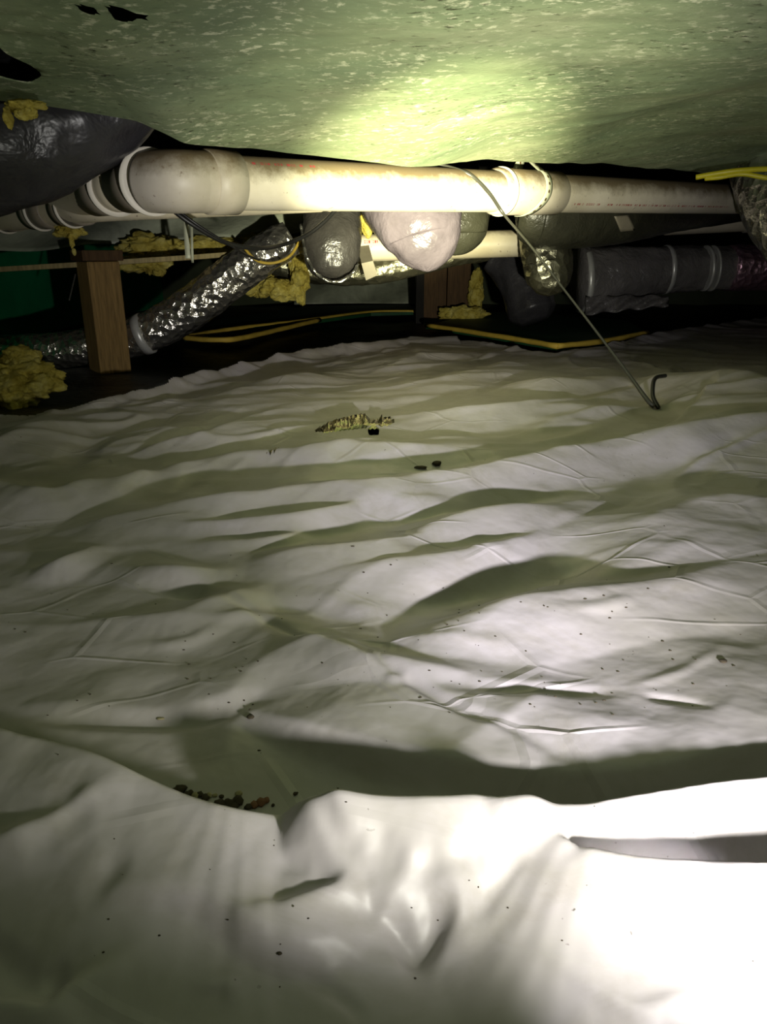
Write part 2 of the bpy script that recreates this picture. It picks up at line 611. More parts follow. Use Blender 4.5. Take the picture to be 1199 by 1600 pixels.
def ceiling():
    u = np.linspace(-1, 1, 520)
    xs = 0.15 + np.sinh(u * 2.2) / np.sinh(2.2) * 3.0
    nf, nb = 300, 50
    L = np.interp(xs, LX, LY); Zl = np.interp(xs, LX, LZ)
    # soften the kinks
    k = np.ones(9) / 9
    L = np.convolve(np.pad(L, 4, mode='edge'), k, 'valid'); Zl = np.convolve(np.pad(Zl, 4, mode='edge'), k, 'valid')
    t = np.linspace(0, 1, nf)[:, None]
    Yf = -1.0 + (L[None, :] + 1.0) * (1 - (1 - t) ** 1.5)
    Xf = np.repeat(xs[None, :], nf, 0)
    near = 0.715
    s = np.clip((Yf - 0.2) / (L[None, :] - 0.2), 0, 1) ** 3.0
    Zf = near + (Zl[None, :] - near) * s
    # broad valley on the right where the wrap turns up beyond a diagonal fold
    ax, ay, bx, by = 0.42, 2.1, 0.80, 1.30
    nxn, nyn = (by - ay), -(bx - ax)
    ln = math.hypot(nxn, nyn)
    d = -((Xf - ax) * nxn + (Yf - ay) * nyn) / ln
    Zf += 0.035 * smooth01(d / 0.25) * (1 - smooth01((Yf - L[None, :] + 0.5) / 0.5))
    Zf += 0.006 * np_noise(Xf, Yf, 2.2, 3, 4) + 0.004 * np_noise(Xf + 0.6 * Yf, Yf * 2.2, 3.0, 5, 3)
    # loose folds at the top left
    px, py = proj(Xf, Yf, Zf)
    for (y0, am, wd_) in ((30, .004, 9), (62, .006, 10)):
        Zf += am * np.exp(-((py - y0 - 0.06 * px) / wd_) ** 2) * (1 - smooth01((px - 40) / 90)) * smooth01((px + 300) / 100) * (Yf > 0.5)
    tb = np.linspace(0, 1, nb + 1)[1:, None]
    Yb = L[None, :] + 0.45 * tb
    Xb = np.repeat(xs[None, :], nb, 0)
    Zb = Zf[-1:, :] + (0.99 - Zf[-1:, :]) * (tb ** 0.8)
    X = np.vstack([Xf, Xb]); Y = np.vstack([Yf, Yb]); Z = np.vstack([Zf, Zb])
    px, py = proj(X, Y, Z)
    keep = np.ones(X.shape, bool)
    vis = Y > 0.5
    for k_, (cx, cy, rx, ry) in enumerate(((-6, 97, 37, 23), (192, 24, 17, 7), (216, 26, 13, 2.4), (138, 16, 11, 5))):
        hz = 0.70
        for _ in range(4):
            q = PZ(cx, cy, hz)
            hz = float(Z.flat[np.argmin((X - q.x) ** 2 + (Y - q.y) ** 2)])
        hx, hy = q.x, q.y
        rw = rx / F * math.hypot(hy, .3); rh = abs(PZ(cx, cy + ry, hz).y - hy)
        X, Y, hl = snap_hole(X, Y, hx, hy, rw, max(rh, .006), 0.10, k_)
        keep &= ~(hl & vis)
    o = grid_mesh('ceiling', X, Y, Z, M_CEIL, keep)
    tag(o, 'sagging mouldy grey-green belly wrap overhead', kind='structure')


ceiling()

# ------------------------------------------------------------------ white plastic sheet on the ground
EDGE = [(-500, 690), (-200, 662), (0, 646), (75, 640), (150, 629), (230, 612), (300, 592), (380, 570), (450, 553), (520, 543), (600, 534), (640, 527), (740, 527),
        (800, 535), (870, 545), (940, 534), (1010, 521), (1100, 505), (1199, 492), (1400, 480)]
EP = [PZ(a, b, 0.03) for a, b in EDGE]

# fold crests: pixels along the crest, height, width in px towards the camera, width in px away, sharpness
RIDGES = [
    # long near fold
    ([(-160, 1110), (0, 1162), (80, 1180), (150, 1205), (240, 1245), (340, 1280), (440, 1303)], [.045, .055, .055, .055, .052, .05, .035], 330, 42, 1.0),
    ([(440, 1303), (482, 1270), (530, 1252), (600, 1265), (700, 1281), (780, 1297)], [.03, .055, .068, .062, .056, .042], 130, 45, 1.0),
    ([(640, 1290), (780, 1297), (900, 1279), (1000, 1259), (1199, 1235), (1400, 1215)], [.03, .05, .058, .062, .062, .06], 70, 50, 1.0),
    ([(760, 1328), (880, 1340), (1000, 1352), (1199, 1362), (1400, 1370)], [.01, .045, .056, .058, .058], 260, 26, 1.2),
    # lit brink of the trough
    ([(380, 1125), (480, 1155), (600, 1180), (780, 1203), (1000, 1212), (1199, 1176), (1400, 1140)], [.006, .02, .026, .03, .034, .034, .03], 26, 240, 1.0),
    # middle field
    ([(180, 898), (270, 899), (340, 905)], [.006, .02, .008], 22, 30, 1.0),
    ([(200, 985), (280, 975), (350, 945), (400, 935)], [.005, .012, .016, .004], 60, 30, 1.2),
    ([(390, 1010), (520, 1030), (650, 1062), (800, 1090)], [.004, .022, .022, .006], 110, 40, 1.1),
    ([(600, 1010), (700, 985), (830, 955), (960, 930), (1100, 900), (1260, 880)], [.004, .022, .03, .03, .026, .02], 110, 60, 1.0),
    ([(880, 880), (960, 840), (1060, 790), (1130, 768), (1199, 775), (1340, 800)], [.012, .03, .042, .046, .042, .03], 120, 40, 1.0),
    ([(390, 893), (470, 872), (600, 850), (700, 835)], [.006, .022, .026, .008], 40, 26, 1.0),
    ([(450, 930), (560, 900), (680, 880), (800, 850), (880, 820)], [.004, .012, .02, .02, .006], 44, 24, 1.1),
    ([(620, 855), (700, 815), (800, 793), (930, 778)], [.008, .03, .034, .012], 46, 26, 1.0),
    ([(560, 790), (620, 783), (690, 775), (760, 772)], [.008, .024, .022, .004], 26, 16, 1.1),
    # the long ridge across
    ([(85, 826), (170, 812), (260, 794), (400, 772), (500, 757), (600, 747), (750, 717), (900, 688), (1000, 672), (1199, 650), (1400, 630)],
     [.004, .02, .032, .04, .043, .046, .05, .054, .056, .06, .06], 34, 26, 1.0),
    ([(180, 836), (300, 826), (450, 812), (540, 796), (600, 784)], [.004, .02, .028, .024, .008], 20, 16, 1.1),
    ([(300, 866), (420, 852), (475, 845)], [.003, .016, .004], 16, 12, 1.1),
    ([(60, 892), (100, 876), (150, 866)], [.004, .02, .006], 22, 16, 1.1),
    # left back
    ([(-160, 745), (0, 757), (60, 762), (95, 760), (150, 748), (260, 728), (350, 716), (500, 708), (600, 700)], [.03, .036, .036, .034, .036, .03, .026, .024, .01], 26, 22, 1.0),
    ([(220, 703), (300, 688), (360, 666), (450, 660)], [.006, .026, .032, .012], 18, 16, 1.1),
    ([(-100, 690), (0, 684), (60, 666), (130, 655), (220, 650)], [.02, .03, .032, .026, .008], 28, 20, 1.1),
    ([(100, 700), (180, 690), (260, 672), (340, 648)], [.004, .018, .02, .006], 20, 14, 1.1),
    ([(220, 637), (330, 623), (400, 600), (470, 590), (560, 575)], [.006, .028, .03, .03, .01], 18, 14, 1.1),
    # right back
    ([(640, 664), (740, 645), (900, 634), (1000, 641)], [.006, .03, .034, .008], 18, 22, 1.0),
    ([(780, 612), (850, 604), (990, 598)], [.006, .03, .01], 12, 14, 1.1),
    ([(1000, 620), (1050, 598), (1110, 580), (1150, 584), (1199, 600), (1300, 640)], [.01, .05, .08, .08, .075, .05], 62, 22, 1.0),
    ([(560, 585), (640, 560), (720, 548), (800, 560)], [.006, .03, .03, .006], 14, 14, 1.1),
    ([(600, 615), (700, 600), (800, 572), (900, 560)], [.004, .022, .022, .004], 12, 12, 1.2),
    ([(420, 725), (520, 708), (640, 705), (720, 700)], [.004, .02, .022, .006], 16, 14, 1.1),
]
# smaller folds riding on the big ones
DETAIL = [
    ([(-60, 1330), (60, 1262), (150, 1222)], [.008, .012, .004], 44, 24, 1.3),
    ([(380, 1440), (470, 1405), (537, 1362)], [.002, .009, .008], 40, 18, 1.3),
    ([(160, 1385), (290, 1377), (350, 1396), (400, 1430), (480, 1452), (585, 1446)], [.002, .007, .011, .014, .014, .004], 26, 110, 1.0),
    ([(640, 1335), (610, 1400), (600, 1440)], [.004, .006, .002], 34, 34, 1.2),
    ([(700, 1350), (720, 1420), (690, 1480)], [.004, .006, .002], 34, 34, 1.2),
    ([(-80, 1560), (20, 1555), (70, 1560), (110, 1530), (200, 1490)], [.010, .013, .013, .010, .002], 90, 30, 1.2),
]
# valley creases: pixels, depth, half width px
CREASES = [
    ([(340, 942), (400, 970), (465, 1005), (520, 1025), (600, 1070), (700, 1135), (800, 1182), (900, 1250)], .0055, 8),
    ([(600, 1420), (630, 1470), (650, 1524)], .006, 24), ([(650, 1524), (672, 1470), (700, 1400)], .007, 28),
    ([(490, 1290), (530, 1296), (574, 1312)], .004, 14), ([(580, 1300), (605, 1330), (640, 1355)], .003, 20), ([(640, 1350), (700, 1340), (760, 1330)], .004, 16),
    ([(430, 1345), (490, 1340), (515, 1375)], .003, 16), ([(30, 1320), (90, 1270), (140, 1240)], .006, 34), ([(120, 1400), (165, 1375), (190, 1322)], .0025, 26),
    ([(880, 1345), (940, 1352), (990, 1372)], .004, 12), ([(450, 1500), (520, 1545), (570, 1590)], .003, 16), ([(530, 1480), (580, 1500), (640, 1515)], -.003, 16),
    ([(300, 1540), (360, 1530), (350, 1560)], -.003, 12), ([(470, 1390), (540, 1395), (600, 1385)], -.0025, 12), ([(760, 1450), (700, 1490), (655, 1520)], -.003, 22),
    ([(600, 1005), (700, 952), (850, 892), (960, 842)], .020, 40),
    ([(380, 955), (480, 958), (600, 985)], .008, 24),
    ([(215, 915), (280, 925), (340, 943)], .010, 14),
    ([(970, 1105), (1060, 1080), (1130, 1030)], -.002, 4),
    ([(880, 985), (940, 982), (985, 968)], -.003, 4),
    ([(950, 920), (1040, 885), (1145, 845)], -.002, 4),
    ([(830, 950), (870, 935)], -.003, 5),
    ([(225, 1016), (290, 1010), (350, 988)], -.003, 4),
    ([(90, 735), (130, 700), (160, 682)], .010, 9), ([(85, 786), (95, 768)], .008, 6), ([(130, 785), (190, 755), (245, 735)], .010, 8),
    ([(190, 780), (240, 760), (260, 738)], .010, 8), ([(250, 770), (330, 735)], .008, 7),
    ([(300, 640), (400, 600), (470, 578)], .012, 6), ([(0, 660), (90, 652), (200, 648)], .012, 7),
    ([(700, 1100), (860, 1110), (960, 1112)], .006, 18), ([(1000, 1120), (1100, 1150)], .005, 10),
    ([(-40, 1470), (65, 1548)], .004, 28), ([(65, 1548), (110, 1515)], .004, 28),
    ([(600, 1100), (640, 1088)], -.003, 5),
    ([(850, 1500), (980, 1580), (1040, 1575), (1100, 1560)], -.004, 14),
    ([(430, 1100), (300, 1130), (150, 1128), (0, 1115)], .008, 22),
    ([(340, 985), (420, 965)], -.003, 5),
    
]


def seg_field(X, Y, pts, vals):
    "distance to polyline, signed side (far +), value at nearest point"
    best = np.full(X.shape, 1e9); val = np.zeros(X.shape); side = np.zeros(X.shape)
    over = np.zeros(X.shape)
    n = len(pts)
    for i in range(n - 1):
        a, b = pts[i], pts[i + 1]
        dx, dy = b[0] - a[0], b[1] - a[1]
        l2 = dx * dx + dy * dy + 1e-12
        t = ((X - a[0]) * dx + (Y - a[1]) * dy) / l2
        tc = np.clip(t, 0, 1)
        qx = a[0] + tc * dx; qy = a[1] + tc * dy
        d = np.hypot(X - qx, Y - qy)
        m = d < best
        best = np.where(m, d, best)
        val = np.where(m, vals[i] + (vals[i + 1] - vals[i]) * tc, val)
        nrm = math.sqrt(l2)
        s = (dx * (Y - a[1]) - dy * (X - a[0])) / nrm
        if dx < 0: s = -s
        side = np.where(m, s, side)
    return best, side, val


GRID = {}


def ground_z(x, y):
    nx, ny, off = GRID['nx'], GRID['ny'], GRID['off']
    r = (math.log(max(y + off, .301)) - math.log(.30)) / (math.log(6.0 + off) - math.log(.30)) * (ny - 1)
    c = (x / ((y + .75) * 1.15) + .66) / 1.32 * (nx - 1)
    r = min(max(r, 0), ny - 1.001); c = min(max(c, 0), nx - 1.001)
    i, j = int(r), int(c)
    fr, fc = r - i, c - j
    z = GRID['z']
    return float((z[i, j] * (1 - fc) + z[i, j + 1] * fc) * (1 - fr) + (z[i + 1, j] * (1 - fc) + z[i + 1, j + 1] * fc) * fr)


def on_sheet(px, py):
    "the sheet's point seen at a pixel"
    z = 0.0
    for _ in range(12):
        p = PZ(px, py, z)
        z = 0.5 * z + 0.5 * ground_z(p.x, p.y)
    return PZ(px, py, z)


def ridge(X, Y, pts, hs, wn, wf, sharp, riding=False):
    "one fold: where it acts on the grid and how high it stands there"
    P3 = []
    for p, h in zip(pts, hs):
        z = on_sheet(p[0], p[1]).z if riding else 0.0
        P3.append(PZ(p[0], p[1], h + z))
    C = catmull([Vector((p.x, p.y, h)) for p, h in zip(P3, hs)], 5)
    poly = [(c.x, c.y) for c in C]; vv = [max(0, c.z) for c in C]
    mid = pts[len(pts) // 2]
    y0 = PZ(mid[0], mid[1]).y
    Wn = y0 - PZ(mid[0], mid[1] + wn).y
    Wf = PZ(mid[0], mid[1] - wf).y - y0
    m = max(Wn, Wf)
    x0 = min(p[0] for p in poly) - m; x1 = max(p[0] for p in poly) + m
    ya = min(p[1] for p in poly) - m; yb = max(p[1] for p in poly) + m
    sel = np.where((X > x0) & (X < x1) & (Y > ya) & (Y < yb))
    xx = X[sel]; yy = Y[sel]
    # a little waviness so folds are not ruled lines
    wob = 0.12 * min(Wn, Wf) * np_noise(xx, yy, 6, 21, 2)
    d, s, v = seg_field(xx, yy + wob, poly, vv)
    wgt = np.clip(0.5 + 0.5 * s / np.maximum(d, 1e-6), 0, 1)
    t = d / (Wn + (Wf - Wn) * wgt)
    e = 0.05
    t = np.clip((np.sqrt(t * t + e * e) - e) / (math.sqrt(1 + e * e) - e), 0, 1)
    k = min(0.75 * sharp, 0.95)
    prof = (0.5 + 0.5 * np.cos(math.pi * t)) * (1 - k) + (1 - t) ** 1.4 * k
    return sel, v * prof


def sheet_height(X, Y):
    Z = 0.010 * np_noise(X, Y, 1.5, 11, 3) + 0.0035 * np_noise(X * 0.8, Y * 1.3, 6, 12, 3)
    R = np.zeros_like(X)
    for rd in RIDGES:
        sel, h = ridge(X, Y, *rd)
        R[sel] = np.maximum(R[sel], h) + 0.25 * np.minimum(R[sel], h)
    Z = Z + R
    GRID.update(z=Z.copy(), nx=X.shape[1], ny=X.shape[0], off=0.45)
    for rd in DETAIL:
        sel, h = ridge(X, Y, *rd, True)
        Z[sel] += h
    GRID['z'] = Z.copy()
    for pts, dep, wpx in CREASES:
        P3 = [on_sheet(p[0], p[1]) if p[1] > 1215 and pts[0][1] > 1215 else PZ(p[0], p[1], 0.01) for p in pts]
        C = catmull([Vector((p.x, p.y, 0)) for p in P3], 5)
        poly = [(c.x, c.y) for c in C]
        n = len(poly)
        vv = [dep * min(1, 3.0 * min(i, n - 1 - i) / (n - 1) + 0.15) for i in range(n)]
        mid = pts[len(pts) // 2]
        wpx = max(wpx, 10)
        wy = PZ(mid[0], mid[1]).y - PZ(mid[0], mid[1] + wpx).y
        x0 = min(p[0] for p in poly) - wy; x1 = max(p[0] for p in poly) + wy
        ya = min(p[1] for p in poly) - wy; yb = max(p[1] for p in poly) + wy
        sel = np.where((X > x0) & (X < x1) & (Y > ya) & (Y < yb))
        if len(sel[0]) == 0: continue
        d, s, v = seg_field(X[sel], Y[sel], poly, vv)
        t = np.clip(d / wy, 0, 1)
        Z[sel] -= v * (1 - t * t) ** 2
    # fine stretched wrinkles
    th = math.radians(22) + 0.25 * np_noise(X, Y, 0.8, 36, 2)
    a = X * np.cos(th) + Y * np.sin(th); b = -X * np.sin(th) + Y * np.cos(th)
    mask = smooth01((Y - 0.8) / 0.8)
    n1 = np_noise(a * 1.0, b * 4.0, 1.5, 31, 2)
    n2 = np_noise(a * 1.3, b * 5.0, 3.2, 37, 2)
    Z += mask * (0.012 * (1.05 - np.sqrt(n1 * n1 + .0025)) ** 4 + 0.0035 * (1.05 - np.sqrt(n2 * n2 + .0025)) ** 4)
    wx = X + 0.03 * np_noise(X, Y, 4, 51, 2); wy_ = Y + 0.03 * np_noise(X, Y, 4, 52, 2)
    ca, sa = math.cos(math.radians(20)), math.sin(math.radians(20))
    fa = wx * ca + wy_ * sa; fb = -wx * sa + wy_ * ca
    Z += mask * 0.007 * np_noise(fa * 1.0, fb * 2.4, 2.6, 53, 3, True)
    Z += (1 - mask) * 0.0032 * np_noise(wx, wy_ * 1.3, 7.0, 54, 2, True)
    n3 = np_noise(X * 1.0 + 0.5 * Y, Y * 1.6 - .4 * X, 3.0, 38, 2)
    Z += (1 - mask) * 0.003 * (1.05 - np.sqrt(n3 * n3 + .0025)) ** 6
    Z += 0.0012 * np_noise(X + 0.8 * Y, Y - 0.4 * X, 9, 33, 2)
    return Z


def plastic_sheet():
    nx, ny = 820, 900
    k = np.linspace(-0.66, 0.66, nx)[None, :]
    s = np.linspace(0, 1, ny)[:, None]
    off = 0.45
    Y0 = np.exp(np.log(0.30) + s * (np.log(6.0 + off) - np.log(0.30))) - off
    Y = np.repeat(Y0, nx, 1)
    X = np.clip((Y + 0.75) * k * 1.15, -4.1, 4.1)
    Z = sheet_height(X, Y)
    for _ in range(1):
        P_ = np.pad(Z, 1, mode='edge')
        Q_ = (P_[:-2] + 2 * P_[1:-1] + P_[2:]) / 4
        Z = (Q_[:, :-2] + 2 * Q_[:, 1:-1] + Q_[:, 2:]) / 4
    GRID['z'] = Z.copy(); GRID['nx'] = nx; GRID['ny'] = ny; GRID['off'] = off
    ex = np.array([p.x for p in EP]); ey = np.array([p.y for p in EP])
    Ye = np.interp(X, ex, ey) + 0.02 * np_noise(X, X * 0, 3, 41, 2)
    # the hem lifts into a small roll
    dd = Ye - Y
    Z += 0.022 * np.exp(-(dd / 0.10) ** 2) * (X < 0.35) + 0.01 * np.exp(-(dd / 0.1) ** 2)
    # hole of the tear
    px, py = proj(X, Y, Z)
    hc = PZ(584, 671, 0.02); hx = PX(hc.y, 9); hy = 0.03
    X, Y, hole = snap_hole(X, Y, hc.x, hc.y, hx, hy)
    # straighten the hem onto the edge line
    dY = np.gradient(Y, axis=0)
    m = np.abs(Y - Ye) < 0.5 * dY
    Y = np.where(m, Ye, Y)
    keep = (Y <= Ye + 1e-6) & ~hole
    root = thing('plastic_sheet', (0, 1.5, 0), 'large wrinkled white plastic vapour barrier sheet covering the ground', 'plastic sheet')
    o = grid_mesh('sheet', X - 0, Y - 1.5, Z, M_SHEET, keep, root)
    return root


SHEET = plastic_sheet()


# crinkled lip of the tear in the sheet
def crinkled_strip(name, px0, px1, pyf, hgtf, depth, label, n=44, rows=4, seed=1):
    V, Fc = [], []
    rs = random.Random(seed)
    for i in range(n + 1):
        t = i / n
        px = px0 + (px1 - px0) * t
        p = on_sheet(px, pyf(t))
        wig = (1 if i % 2 else -1) * rs.uniform(.3, 1.0)
        h = hgtf(t) * rs.uniform(.85, 1.15)
        for k in range(rows):
            u = k / (rows - 1)
            V.append((p.x + 0.003 * wig * u, p.y + depth * u + 0.012 * wig * (0.3 + u), p.z - 0.002 + h * u + 0.002 * wig * (1 - u)))
    for i in range(n):
        for k in range(rows - 1):
            a = i * rows + k
            Fc.append((a, a + rows, a + rows + 1, a + 1))
    o = mesh_obj(name, V, Fc, M_CRINK, SHEET)
    tag(o, label)
    solidify(o, 0.0008)


def tear():
    crinkled_strip('torn_lip', 486, 632, lambda t: 685 - 17 * t ** .8 - 4 * math.sin(math.pi * t),
                   lambda t: (0.005 + 0.022 * math.sin(math.pi * min(1, t * 1.05)) ** 0.8) * (0.5 if 0.61 < t < 0.74 else 1) * min(1, 6 * (1 - t) + .1), 0.05, 'crinkled shiny lip of a tear')
    crinkled_strip('puckered_patch', 412, 446, lambda t: 712 - 2 * t, lambda t: 0.010 * math.sin(math.pi * t), 0.02, 'small shiny pucker in the plastic', 12, 4, 5)


tear()

# ------------------------------------------------------------------ drain pipes
def ring_geo(c, axis, r, thick, length, seg=40):
    a = Vector(axis).normalized()
    path = [Vector(c) - a * length / 2, Vector(c) - a * length / 2, Vector(c) + a * length / 2, Vector(c) + a * length / 2]
    path = [path[0], path[0] + a * 1e-4, path[3] - a * 1e-4, path[3]]
    return tube_geo(path, [r, r + thick, r + thick, r], seg, True)


def print_marks(root, A, B, r, ang, n, seed, h=0.006):
    "red maker's print: short upright strokes on the pipe skin"
    rs = random.Random(seed)
    ax = (B - A).normalized()
    up = Vector((0, 0, 1)); up = (up - ax * up.dot(ax)).normalized()
    sd = ax.cross(up)
    if sd.y > 0: sd = -sd
    V, Fc = [], []
    L = (B - A).length
    s = 0.0
    while s < L:
        w = rs.choice((0.004, 0.006, 0.009))
        if rs.random() < 0.78:
            for (da, db) in (((0, 1),) if rs.random() < .5 else ((0, .3), (.7, 1))):
                a0 = ang + h / r * da; a1 = ang + h / r * db
                b = len(V)
                for (ss, aa) in ((s, a0), (s + w, a0), (s + w, a1), (s, a1)):
                    V.append(A + ax * ss + (sd * math.cos(aa) + up * math.sin(aa)) * (r + 0.0009))
                Fc.append((b, b + 1, b + 2, b + 3))
        s += w + rs.choice((0.003, 0.004, 0.012))
    o = mesh_obj('red_print', V, Fc, M_RED, root, smooth=False)
    tag(o, 'line of red lettering', kind='stuff')


def dep_main(px):
    return 1.0 / (0.592 - 0.000364 * (px - 400))


R4 = 0.057
def main_pipe():
    A = PD(330, 285, dep_main(330)); B = PD(1290, 316, dep_main(1290))
    ax = (B - A).normalized()
    at = lambda px: PD(px, 285 + (px - 330) * (316 - 285) / 960, dep_main(px))
    root = thing('drain_pipe', (at(700).x, at(700).y, at(700).z - R4), 'long dirty white drain pipe, the nearest, crossing under the belly wrap', 'pipe')
    mesh_obj('pipe', *tube_geo([A.lerp(B, i / 60) for i in range(61)], [R4] * 61, 48), M_PVC, root)
    # bend at its left end
    c0 = at(330); c1 = at(285); e1 = PD(236, 284.5, 1.60)
    path = catmull([at(325), at(305), PD(284, 284, 1.575), PD(260, 284, 1.58), e1], 6)
    mesh_obj('elbow', *tube_geo(path, [R4 + 0.006] * len(path), 48), M_FIT, root)
    h = at(345)
    mesh_obj('hub', *tube_geo([at(322), at(323), at(366), at(367)], [R4 + .004, R4 + 0.0095, R4 + 0.0095, R4 + .003], 48), M_FIT, root)
    ax2 = (PD(182, 292, 1.78) - e1).normalized()
    mesh_obj('rim', *ring_geo(e1, ax2, R4 + 0.002, 0.010, 0.008), M_RIM, root)
    # left run of hubs behind the black duct
    seq = [e1, PD(200, 289, 1.71), PD(182, 292, 1.78), PD(60, 312, 2.3), PD(-80, 330, 3.0)]
    mesh_obj('hub', *tube_geo([e1, seq[1]], [R4 + 0.004, R4 + 0.004], 40), M_FITD, root)
    mesh_obj('pipe', *tube_geo([seq[1], seq[2], seq[3], seq[4]], [R4] * 4, 40), M_PVC2, root)
    mesh_obj('rim', *ring_geo(PD(180, 292.5, 1.785), ax2, R4, 0.010, 0.009), M_RIM, root)
    mesh_obj('hub', *tube_geo([PD(178, 293, 1.79), PD(150, 298, 1.91)], [R4 + 0.005, R4 + 0.005], 40), M_FITD, root)
    # coupling under the strap
    mesh_obj('coupling', *tube_geo([at(772), at(774), at(866), at(868)], [R4, R4 + 0.008, R4 + 0.008, R4 + 0.001], 48), M_FIT, root)
    mesh_obj('rim', *ring_geo(at(782), ax, R4 + 0.004, 0.008, 0.012), M_RIM, root)
    print_marks(root, at(880), at(1120), R4, math.radians(-38), 40, 3)
    print_marks(root, at(380), at(480), R4, math.radians(38), 20, 5)
    return at, ax


AT, AXM = main_pipe()


def second_pipe():
    pts = [PD(560, 302, 2.16), PD(540, 303, 2.14), PD(340, 311, 2.05), PD(160, 318, 2.0)]
    A, B = pts[0], pts[-1]
    r = 0.046
    root = thing('drain_pipe', (pts[2].x, pts[2].y, pts[2].z - r), 'second white drain pipe close behind the nearest one, red print along its underside', 'pipe')
    left = [PD(100, 325, 2.1), PD(40, 333, 2.22), PD(-60, 345, 2.45)]
    path = catmull(pts + left, 8)
    mesh_obj('pipe', *tube_geo(path, [r] * len(path), 40), M_PVC2, root)
    axl = (left[2] - left[0]).normalized()
    for (c, nm) in ((PD(112, 324, 2.08), 'rim'), (PD(64, 330, 2.17), 'rim'), (PD(8, 336, 2.3), 'rim')):
        mesh_obj('rim', *ring_geo(c, axl, r, 0.010, 0.008), M_RIM, root)
        mesh_obj('hub', *ring_geo(c - axl * 0.035, axl, r - .001, 0.006, 0.06), M_FITD, root)
        mesh_obj('hub', *ring_geo(c + axl * 0.028, axl, r - .001, 0.004, 0.045), M_FITD, root)
    print_marks(root, PD(160, 318, 2.0), PD(540, 303, 2.16), r, math.radians(-46), 30, 8, 0.007)


second_pipe()


def far_pipe():
    A = PD(425, 392, 3.1); B = PD(850, 379, 3.1)
    root = thing('drain_pipe', (A.lerp(B, .5).x, A.y, A.z - .055), 'cream drain pipe farther back, seen below the nearest pipe between the hanging ducts', 'pipe')
    mesh_obj('pipe', *tube_geo([A.lerp(B, i / 20) for i in range(21)], [.054] * 21, 32), M_PVC2, root)
    print_marks(root, PD(570, 388, 3.1), PD(640, 385.5, 3.1), .054, math.radians(20), 10, 12, 0.012)
    A = PD(1040, 352, 4.5); B = PD(1290, 340, 4.5)
    root = thing('drain_pipe', (A.lerp(B, .5).x, A.y, A.z - .055), 'short visible stretch of pale pipe at far right, under the foil duct', 'pipe')
    mesh_obj('pipe', *tube_geo([A.lerp(B, i / 20) for i in range(21)], [.058] * 21, 32), M_PVC2, root)
    c = PD(1175, 345.6, 4.5)
    mesh_obj('coupling', *ring_geo(c, B - A, .057, .008, .09), M_FIT, root)


far_pipe()

# perforated hanger strap round the coupling
def strap():
    ctr = AT(828)
    a = AXM
    up = (Vector((0, 0, 1)) - a * a.z).normalized()
    sd = a.cross(up)
    if sd.y > 0: sd = -sd          # towards the camera
    r = R4 + 0.0105
    path = []
    top = PD(826, 246, dep_main(828) + 0.02)
    path.append(top + Vector((0, 0, .03)))
    path.append(top)
    for q in range(0, 15):
        th = math.radians(75 - q * (75 + 100) / 14)
        path.append(ctr + (sd * math.cos(th) + up * math.sin(th)) * r + a * (0.006 + 0.016 * math.sin(th) - 0.03 * max(0.0, math.sin(-th)) ** 1.5))
    back = []
    root = thing('pipe_strap', ctr - up * r, 'pale perforated metal strap looped round the nearest drain pipe', 'strap')
    def band(path, name, width=0.031, nh=0.034):
        pts = catmull(path, 6)
        V, Fc, holes = [], [], []
        acc = 0
        for i, p in enumerate(pts):
            t = (pts[min(i + 1, len(pts) - 1)] - pts[max(i - 1, 0)]).normalized()
            w = a - t * a.dot(t)
            w.normalize()
            V += [p - w * width / 2, p + w * width / 2]
            if i:
                acc += (pts[i] - pts[i - 1]).length
                Fc.append((2 * i - 2, 2 * i - 1, 2 * i + 1, 2 * i))
                if acc > 0.022:
                    acc = 0
                    nrm = t.cross(w)
                    if nrm.dot(p - ctr) < 0: nrm = -nrm
                    holes.append((p.copy(), t, w, nrm))
        o = mesh_obj(name, V, Fc, M_STRAP, root, smooth=True)
        solidify(o, 0.0015)
        for p, t, w, n in holes:
            if n.y > 0.2: n = -n
            hv = [p + n * 0.0022 + t * 0.0055 * math.cos(k * math.pi / 4) + w * 0.0042 * math.sin(k * math.pi / 4) for k in range(8)]
            h = mesh_obj('hole', hv, [tuple(range(8))], M_BROWN, o, smooth=False)
    band(path, 'band')
    t2 = PD(816, 247, dep_main(828) + 0.08)
    band([t2 + Vector((0.01, 0, .03)), t2, PD(810, 262, dep_main(828) + .07), PD(806, 272, dep_main(828) + .03)], 'tail')


strap()

# ------------------------------------------------------------------ ducts
def duct(name, pts, radii, mat, label, seg=40, sub=10, squash=(1, 1), amp=0.012, sc=9, seed=1, parts=None, fn=None, cat='duct', caps=True, up=Vector((0, 0, 1))):
    path = catmull(pts, sub)
    rr = lerp_list(radii, 0, sub)
    lo = min(path, key=lambda p: p.z)
    root = thing(name, (lo.x, lo.y, lo.z - max(radii) * 0.9), label, cat)
    mesh_obj('jacket', *tube_geo(path, rr, seg, caps, squash, fn or folds(amp, sc, seed), up), mat, root)
    return root, path, rr


def band_on(root, name, c, axis, r, thick, length, mat):
    return mesh_obj(name, *ring_geo(c, axis, r, thick, length), mat, root)


# big black duct, top left
duct('flexible_duct', [PD(258, 146, 1.54), PD(226, 162, 1.52), PD(150, 178, 1.52), PD(40, 196, 1.50), PD(-120, 222, 1.46), PD(-300, 250, 1.44)],
     [0.012, 0.05, 0.105, 0.145, 0.165, 0.17], M_BLACK, 'big glossy black plastic-wrapped duct at upper left, pushing out of the belly wrap', 56, 14, (1.0, 1.0), 0.012, 9, 2)

